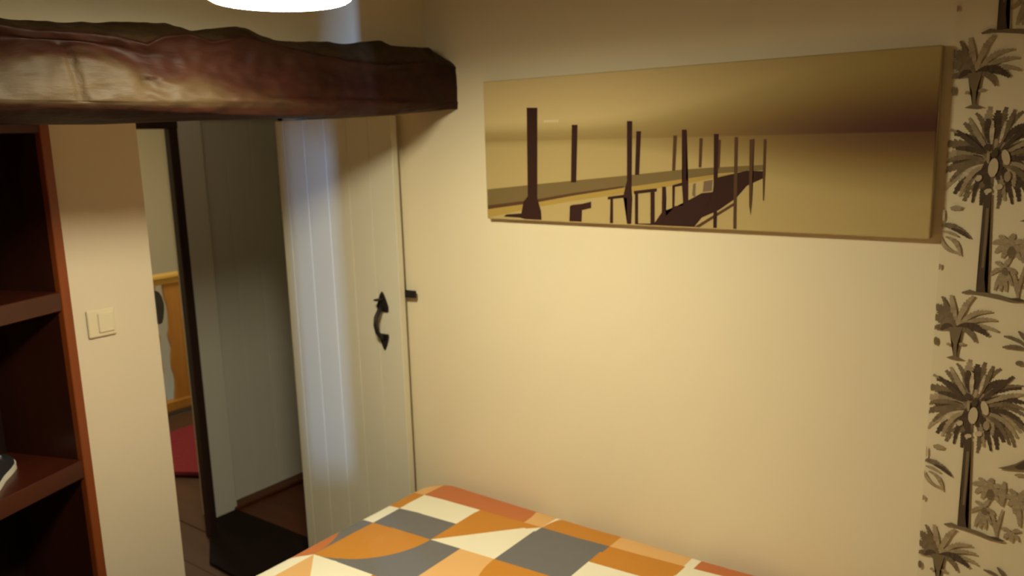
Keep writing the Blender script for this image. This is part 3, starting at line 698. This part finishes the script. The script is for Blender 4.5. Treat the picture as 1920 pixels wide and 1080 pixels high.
def duvet_material():
    g = NT('geometric_cotton')
    uvn = g.n('ShaderNodeUVMap', uv_map='cloth')
    sp = g.n('ShaderNodeSeparateXYZ')
    g.link(uvn.outputs[0], sp.inputs[0])
    X, Y = sp.outputs[0], sp.outputs[1]
    dv = g.math('SUBTRACT', 1.705, Y)
    u0 = g.math('MULTIPLY', g.math('SUBTRACT', g.math('SUBTRACT', X, 1.768), g.math('MULTIPLY', dv, 0.062)), 1 / 0.113)
    v0 = g.math('MULTIPLY', dv, 1 / 0.2205)
    # the print repeats every 8 x 6 cells
    u = g.math('SUBTRACT', g.math('WRAP', u0, 8.0, 0.0), 0.0)
    nd = g.n('ShaderNodeMath', operation='WRAP'); g.link(u0, nd.inputs[0]); nd.inputs[1].default_value = 2.0; nd.inputs[2].default_value = -6.0
    u = nd.outputs[0]
    nd = g.n('ShaderNodeMath', operation='WRAP'); g.link(v0, nd.inputs[0]); nd.inputs[1].default_value = 5.0; nd.inputs[2].default_value = -1.0
    v = nd.outputs[0]

    def half(a, b_, c):                      # a*u + b*v + c
        return g.math('MULTIPLY_ADD', u, a, g.math('MULTIPLY_ADD', v, b_, c))

    def poly(pts):
        ar = sum(p[0] * q[1] - q[0] * p[1] for p, q in zip(pts, pts[1:] + pts[:1]))
        if ar < 0:
            pts = pts[::-1]
        r = None
        for p, q in zip(pts, pts[1:] + pts[:1]):
            a, b_ = -(q[1] - p[1]), (q[0] - p[0])
            h = half(a, b_, -(a * p[0] + b_ * p[1]))
            r = h if r is None else g.math('MINIMUM', r, h)
        return r

    def rect(u_0, u_1, v_0, v_1):
        return poly([(u_0, v_0), (u_1, v_0), (u_1, v_1), (u_0, v_1)])

    def disc(cu, cv, r):                     # a circle on the cloth: 2 cells in u equal 1 in v
        du = g.math('MULTIPLY', g.math('SUBTRACT', u, cu), 0.5)
        dw = g.math('SUBTRACT', v, cv)
        d2 = g.math('ADD', g.math('MULTIPLY', du, du), g.math('MULTIPLY', dw, dw))
        return g.math('SUBTRACT', r * r, d2)

    col = None

    def lay(mask, c):
        nonlocal col
        f = g.math('GREATER_THAN', mask, 0.0)
        col = g.mix(f, CREAM if col is None else col, c)

    def inter(a, b_):
        return g.math('MINIMUM', a, b_)

    lay(rect(-2, -1, 0, 1), GREY)
    lay(rect(-1, 0, -1, 0), ORANGE)
    lay(rect(-4, -2, -1, 0), GREY)
    lay(inter(rect(-4, -2, -1, 0), disc(-4, -1, 1)), RUST)
    lay(poly([(-4, -1), (-4, 0), (-6, -1)]), RUST)
    lay(rect(0, 2, -1, 0), PEACH)
    lay(rect(-4, -2, 0, 1.48), GREY)
    lay(inter(rect(-4, -2, 0, 1), disc(-2, 0, 1)), ORANGE)
    lay(rect(-4, -2, 1.48, 2), PEACH)
    lay(rect(-4, -2, 2, 3), PEACH)
    lay(inter(rect(-4, -2, 2, 3), disc(-2, 3, 1)), ORANGE)
    lay(poly([(-4, 0), (-6, 0), (-6, 1)]), PEACH)
    lay(rect(-6, -4, 1, 2), ORANGE)
    lay(inter(rect(-6, -4, 2, 3), disc(-6, 2, 1)), GREY)
    lay(poly([(-6, 3), (-4, 3), (-4, 4)]), RUST)
    lay(poly([(-2, 1), (0, 1), (0, 2)]), ORANGE)
    lay(rect(0, 2, 0, 2), PEACH)
    lay(inter(rect(0, 2, 0, 2), disc(0, 0.5, 1.22)), RUST)
    lay(rect(0, 2, 2, 3), CREAM)
    lay(inter(rect(0, 2, 2, 3), disc(0.0, 3, 0.995)), ORANGE)
    lay(rect(0, 2, 3, 3.98), PEACH)
    lay(rect(-2, 0, 2, 3), GREY)
    lay(poly([(-1, 3), (0, 3), (0, 4), (-1, 4)]), ORANGE)
    lay(rect(0, 2, 4.10, 5), RUST)
    lay(rect(-4, -2, 3, 4), GREY)
    lay(rect(-4, -2, 4, 5), PEACH)
    lay(inter(rect(-6, -4, 4, 5), disc(-4, 5, 1)), RUST)
    m = g.out(col, 0.9, 0.15)
    oc = g.coord('Object')
    nf = g.noise(oc, 420, 2)
    big = g.noise(oc, 5.5, 3)
    g.bump(g.math('ADD', g.math('MULTIPLY', nf, 0.04), big), 0.35, 0.02)
    g.bsdf.inputs['Sheen Weight'].default_value = 0.15
    return m


def duvet():
    x0, x1, y0, y1 = 0.50, 1.897, -0.22, 1.768
    R, ZT, ZS = 0.030, E(-1.128), 0.5225
    CR = 0.10
    def ring(inset):
        r = max(CR - inset, 0.02)
        pts = []
        for cx, cy, a0 in ((x1 - inset - r, y1 - inset - r, 0), (x0 + inset + r, y1 - inset - r, 90), (x0 + inset + r, y0 + inset + r, 180), (x1 - inset - r, y0 + inset + r, 270)):
            for k in range(9):
                a = math.radians(a0 + 90 * k / 8)
                pts.append((cx + r * math.cos(a), cy + r * math.sin(a)))
        # straight runs get extra points
        out = []
        n = len(pts)
        for i in range(n):
            p, q = pts[i], pts[(i + 1) % n]
            out.append((p[0], p[1], 0))
            if i % 9 == 8:
                m = 14
                for k in range(1, m):
                    out.append((p[0] + (q[0] - p[0]) * k / m, p[1] + (q[1] - p[1]) * k / m, 0))
        return out
    bm = nb()
    uvl = bm.loops.layers.uv.new('cloth')
    levels = []
    prof = [(0.0, ZS - ZT, 0.12), (0.0, -0.06, 0.077)]
    NA = 7
    for k in range(NA + 1):
        a = math.pi / 2 * k / NA            # 0 at the side, 90 on top
        prof.append((R - R * math.cos(a), -R + R * math.sin(a), R * (math.pi / 2 - a)))
    prof.append((0.14, 0.004, None))
    uvof = {}
    for ins, dz, arc in prof:
        ring_pts = ring(ins)
        row = []
        base = ring(R)
        for (x, y, _), (bx, by, _) in zip(ring_pts, base):
            wob = 0.004 * noise.noise(Vector((x * 5, y * 5, dz * 4)))
            zadd = 0.012 * max(0, min(1, (1.0 - y) / 0.6)) 
            v = bm.verts.new((x + (wob if ins < 0.04 and dz < -0.02 else 0), y + (wob if ins < 0.04 and dz < -0.02 else 0), ZT + dz + wob + zadd))
            if arc is None:
                uvof[v] = (x, y)
            else:
                d = Vector((x - bx, y - by))
                d = d.normalized() if d.length > 1e-5 else Vector((0, 0))
                uvof[v] = (bx + d.x * arc, by + d.y * arc)
            row.append(v)
        levels.append(row)
    for A, B in zip(levels, levels[1:]):
        n = len(A)
        for i in range(n):
            j = (i + 1) % n
            bm.faces.new((A[i], A[j], B[j], B[i]))
    bm.faces.new(levels[-1])
    bm.faces.new(levels[0][::-1])
    for f in bm.faces:
        for lp in f.loops:
            lp[uvl].uv = uvof[lp.vert]
    return finish('duvet', bm, duvet_material(), None, True)


tag(duvet(), 'duvet with orange, grey, peach and cream geometric patches spread on the bed', 'duvet')

# ------------------------------------------------------------------ canvas picture of a pier
pic = thing('canvas_picture', 'long sepia canvas print of a wooden pier over still water on the right wall', 'picture', (XR, 0.908, E(-0.037)))
PW, PH, PT = 1.200, 0.400, 0.026
# local: x into the wall, y along it (to the left in the room), z up; front face at x=-PT


def canvas_material():
    g = NT('sepia_canvas')
    tc = g.n('ShaderNodeTexCoord')
    sp = g.n('ShaderNodeSeparateXYZ')
    g.link(tc.outputs['Object'], sp.inputs[0])
    u = g.math('MULTIPLY', g.math('SUBTRACT', PW / 2, sp.outputs[1]), 1 / PW)
    v = g.math('MULTIPLY', g.math('ADD', sp.outputs[2], PH / 2), 1 / PH)
    vh = 0.567

    def ss(a, b_, x):
        nd = g.n('ShaderNodeMapRange', interpolation_type='SMOOTHSTEP')
        nd.inputs['From Min'].default_value = a
        nd.inputs['From Max'].default_value = b_
        g.put(nd.inputs['Value'], x)
        return nd.outputs[0]
    clamp = lambda x: g.math('MINIMUM', g.math('MAXIMUM', x, 0.0), 1.0)
    up = g.math('SUBTRACT', v, vh)           # above the horizon
    right = ss(0.25, 1.0, u)
    # sky: darkest just over the horizon, and darker and deeper to the right
    reach = g.math('MULTIPLY_ADD', right, 0.30, 0.15)
    sk = clamp(g.math('DIVIDE', up, reach))
    sk = ss(0.0, 1.0, sk)
    low = g.math('MULTIPLY_ADD', right, -0.40, 0.50)
    top = g.math('MULTIPLY_ADD', right, -0.20, 0.80)
    sky = g.math('ADD', g.math('MULTIPLY', sk, top), g.math('MULTIPLY', g.math('SUBTRACT', 1.0, sk), low))
    # water: pale, dark under the horizon at the right
    dn = g.math('SUBTRACT', vh, v)
    wr = g.math('MULTIPLY_ADD', right, 0.34, 0.05)
    wk = ss(0.0, 1.0, clamp(g.math('DIVIDE', dn, wr)))
    wlow = g.math('MULTIPLY_ADD', right, -0.42, 0.60)
    wat = g.math('ADD', g.math('MULTIPLY', wk, 0.66), g.math('MULTIPLY', g.math('SUBTRACT', 1.0, wk), wlow))
    isup = ss(-0.006, 0.006, up)
    f = g.math('ADD', g.math('MULTIPLY', isup, sky), g.math('MULTIPLY', g.math('SUBTRACT', 1.0, isup), wat))
    col = g.ramp(f, [(0.0, (0.045, 0.016, 0.012)), (0.12, (0.10, 0.038, 0.024)), (0.35, (0.25, 0.155, 0.05)), (0.6, (0.41, 0.30, 0.115)), (0.82, (0.66, 0.50, 0.24))])
    m = g.out(col, 0.75, 0.2)
    wv = g.noise(tc.outputs['Object'], 500, 2)
    g.bump(wv, 0.08, 0.0006)
    return m


b = nb()
box(b, -PT, 0.0, -PW / 2, PW / 2, -PH / 2, PH / 2, 0.003, 2)
cv = finish('canvas', b, [canvas_material(), M_canvasside], pic)
for p in cv.data.polygons:
    p.material_index = 0 if p.normal.x < -0.5 else 1
INK = {0: (0.040, 0.014, 0.010), 1: (0.10, 0.048, 0.022), 2: (0.19, 0.13, 0.05), 3: (0.42, 0.28, 0.07), 4: (0.20, 0.13, 0.08), 5: (0.72, 0.58, 0.34)}
flat_print('pier_print', [([(min(max(p[0], 0.004), PW - 0.004), min(max(p[1], 0.004), PH - 0.004)) for p in pts], INK[t]) for pts, t in PIER], M_pier, pic,
           lambda u, v, h: (-PT - h, PW / 2 - u, -PH / 2 + v))

# ------------------------------------------------------------------ wallpaper strip with palms
WPY = 0.2915
wp = thing('wallpaper', 'cream wallpaper printed with dark sepia palm trees at right of the picture', 'wallpaper', (XR, WPY, 0))
b = nb()
box(b, -0.0008, 0.0, -0.735, 0.0, 0.0, CEIL - 0.001)
M_paper = plain('cream_wallpaper', (0.76, 0.655, 0.45), 0.85, 0.15, 0.02, 4.0, bump=0.0)
finish('paper', b, M_paper, wp)
PAL = {0: (0.095, 0.065, 0.042), 1: (0.20, 0.145, 0.085), 2: (0.37, 0.285, 0.175), 3: (0.56, 0.46, 0.31)}
rnd = random.Random(5)


def frond(s, k, t, w, tone):
    s, k, t = Vector(s), Vector(k), Vector(t)
    N = 20
    Lp, Rp = [], []
    jit = rnd.random
    for i in range(N + 1):
        q = i / N
        p = s * (1 - q) ** 2 + k * 2 * q * (1 - q) + t * q * q
        d = ((k - s) * (1 - q) + (t - k) * q)
        d = d.normalized() if d.length > 1e-6 else Vector((0, 1))
        nrm = Vector((-d.y, d.x))
        ww = w * (0.35 + 0.75 * math.sin(math.pi * min(1, q * 0.9 + 0.08)))
        ww *= 1.0 if q < 0.99 else 0.15
        tooth = (1.15 if i % 2 else 0.8)
        Lp.append(p + nrm * ww * tooth * (0.85 + 0.3 * jit()) + d * 0.004 * (i % 2))
        Rp.append(p - nrm * ww * tooth * (0.85 + 0.3 * jit()) + d * 0.004 * (i % 2))
    c = PAL[tone]
    out = []
    for i in range(N):
        v = 0.85 + 0.3 * jit()
        out.append(([Lp[i], Lp[i + 1], Rp[i + 1], Rp[i]], tuple(x * v for x in c)))
    return out


tile = []
for s, k, t, w, tone in FRONDS:
    tile += frond(s, k, t, w, tone)
for pts, tone in BLOBS:
    tile.append(([Vector(p) for p in pts], PAL[tone]))
# the other half of the roll: the same palms staggered, further along the wall
def clipped(polys, ds=0.0):
    out = []
    for pts, c in polys:
        q = [(min(max(p[0] + ds, 0.0012), 0.732), p[1]) for p in pts]
        if max(a for a, _ in q) - min(a for a, _ in q) > 0.0008:
            out.append((q, c))
    return out
PERIOD = 0.5297
ZREF = E(-0.8778)
proto = flat_print('palm_print', clipped(tile), M_print, wp, lambda s, z, h: (-0.0008 - h, -s, z), 2.0e-6, 2e-4)
stag = flat_print('palm_print', clipped(tile, 0.31), M_print, wp, lambda s, z, h: (-0.0011 - h, -s, z), 2.0e-6, 2e-4)
for src, off in ((proto, 0.0), (stag, 0.27)):
    first = True
    for k in (-1, 0, 1, 2):
        z = ZREF + PERIOD * k + off
        if z < 0.06 or z > CEIL - 0.40:
            continue
        o = src if first else src.copy()
        if not first:
            COL.objects.link(o)
            o.parent = wp
        o.location = (0, 0, z)
        first = False

# ------------------------------------------------------------------ hanging lamp
LX, LY, LZ = 0.952, 1.206, E(0.246)
lamp = thing('pendant_lamp', 'white round pendant lamp glowing above the beam at the top of the room', 'lamp', (LX, LY, LZ))
LR = 0.127
b = nb()
lathe(b, [(LR - 0.004, 0.004), (LR, 0.010), (LR, 0.085), (LR - 0.02, 0.105), (0.03, 0.112), (0.03, 0.109), (LR - 0.021, 0.102), (LR - 0.003, 0.084), (LR - 0.003, 0.010)], 64, closed=True)
finish('shade', b, M_shadeside, lamp, True)
b = nb()
lathe(b, [(LR - 0.0045, 0.006), (LR - 0.010, 0.001), (LR - 0.03, -0.002), (0, -0.004)], 64)
finish('diffuser', b, emit('lit_opal_diffuser', LAMP_COLOR, LAMP_POWER), lamp, True)
b = nb()
lathe(b, [(0, 0.108), (0.018, 0.108), (0.020, 0.125), (0.012, 0.150), (0, 0.152)], 24)
finish('lamp_holder', b, M_cord, lamp, True)
b = nb()
tube(b, [(0, 0, 0.150), (0, 0, CEIL - LZ - 0.02)], 0.0035, 8)
finish('cord', b, M_cord, lamp, True)
b = nb()
lathe(b, [(0, CEIL - LZ - 0.001), (0.05, CEIL - LZ - 0.001), (0.048, CEIL - LZ - 0.018), (0.015, CEIL - LZ - 0.03), (0, CEIL - LZ - 0.03)], 32)
finish('ceiling_rose', b, M_cord, lamp, True)

# ------------------------------------------------------------------ landing: balustrade, rugs
bal = thing('balustrade', 'orange pine balustrade with cut-out board balusters and yellow handrail on the landing', 'balustrade', (2.775, 4.90, 0))
finish('handrail', box(nb(), -1.2, 0.72, 0.0, 0.085, 0.912, 0.938, 0.005, 2), M_rail, bal)
finish('upper_rail', box(nb(), -1.2, 0.72, 0.028, 0.058, 0.872, 0.912, 0.003, 1), M_rail, bal)
finish('lower_rail', box(nb(), -1.2, 0.72, 0.015, 0.075, 0.020, 0.085, 0.004, 1), M_pine, bal)
half = [(0.0, 0.060), (0.10, 0.062), (0.18, 0.050), (0.25, 0.049), (0.30, 0.060), (0.38, 0.058), (0.44, 0.049), (0.50, 0.060), (0.54, 0.062), (0.58, 0.050), (0.66, 0.046), (0.72, 0.047), (0.77, 0.058), (0.82, 0.064), (0.872, 0.064)]
prof = catmull([(w, z) for z, w in half], 3)
me0 = None
for k in range(-4, 4):
    if me0 is None:
        bm = nb()
        pts = [(w, max(z, 0.086)) for w, z in prof if z > 0.04] + [(-w, max(z, 0.086)) for w, z in prof[::-1] if z > 0.04]
        clean = []
        for p in pts:
            if not clean or (abs(p[0] - clean[-1][0]) + abs(p[1] - clean[-1][1])) > 1e-4:
                clean.append(p)
        prism(bm, clean, 'y', 0.032, 0.054)
        o = finish('baluster', bm, M_pine, bal)
        me0 = o
    else:
        o = me0.copy()
        COL.objects.link(o)
        o.parent = bal
    o.location = (0.068 + 0.186 * k, 0, 0)

b = nb()
prism(b, [(2.10, 3.285), (2.112, 2.56), (1.72, 2.56), (1.735, 2.95), (1.865, 3.145), (1.99, 3.285)], 'z', 0.004, 0.018)
tag(finish('rug', b, M_rug), 'dark brown rug on the hall floor just beyond the doorway', 'rug')
b = nb()
box(b, 2.10, 2.86, 3.295, 3.40, 0.004, 0.022, 0.004, 1)
th = finish('door_sill', b, M_plankred)
tag(th, 'reddish wooden sill strip below the white hall door', 'sill')
b = nb()
R_ = [(2.11, 4.08), (2.40, 3.56), (2.98, 4.56), (2.44, 4.545)]
prism(b, R_, 'z', 0.004, 0.024)
tag(finish('mat', b, M_pink), 'pink cotton mat on the landing floor before the balustrade', 'mat')
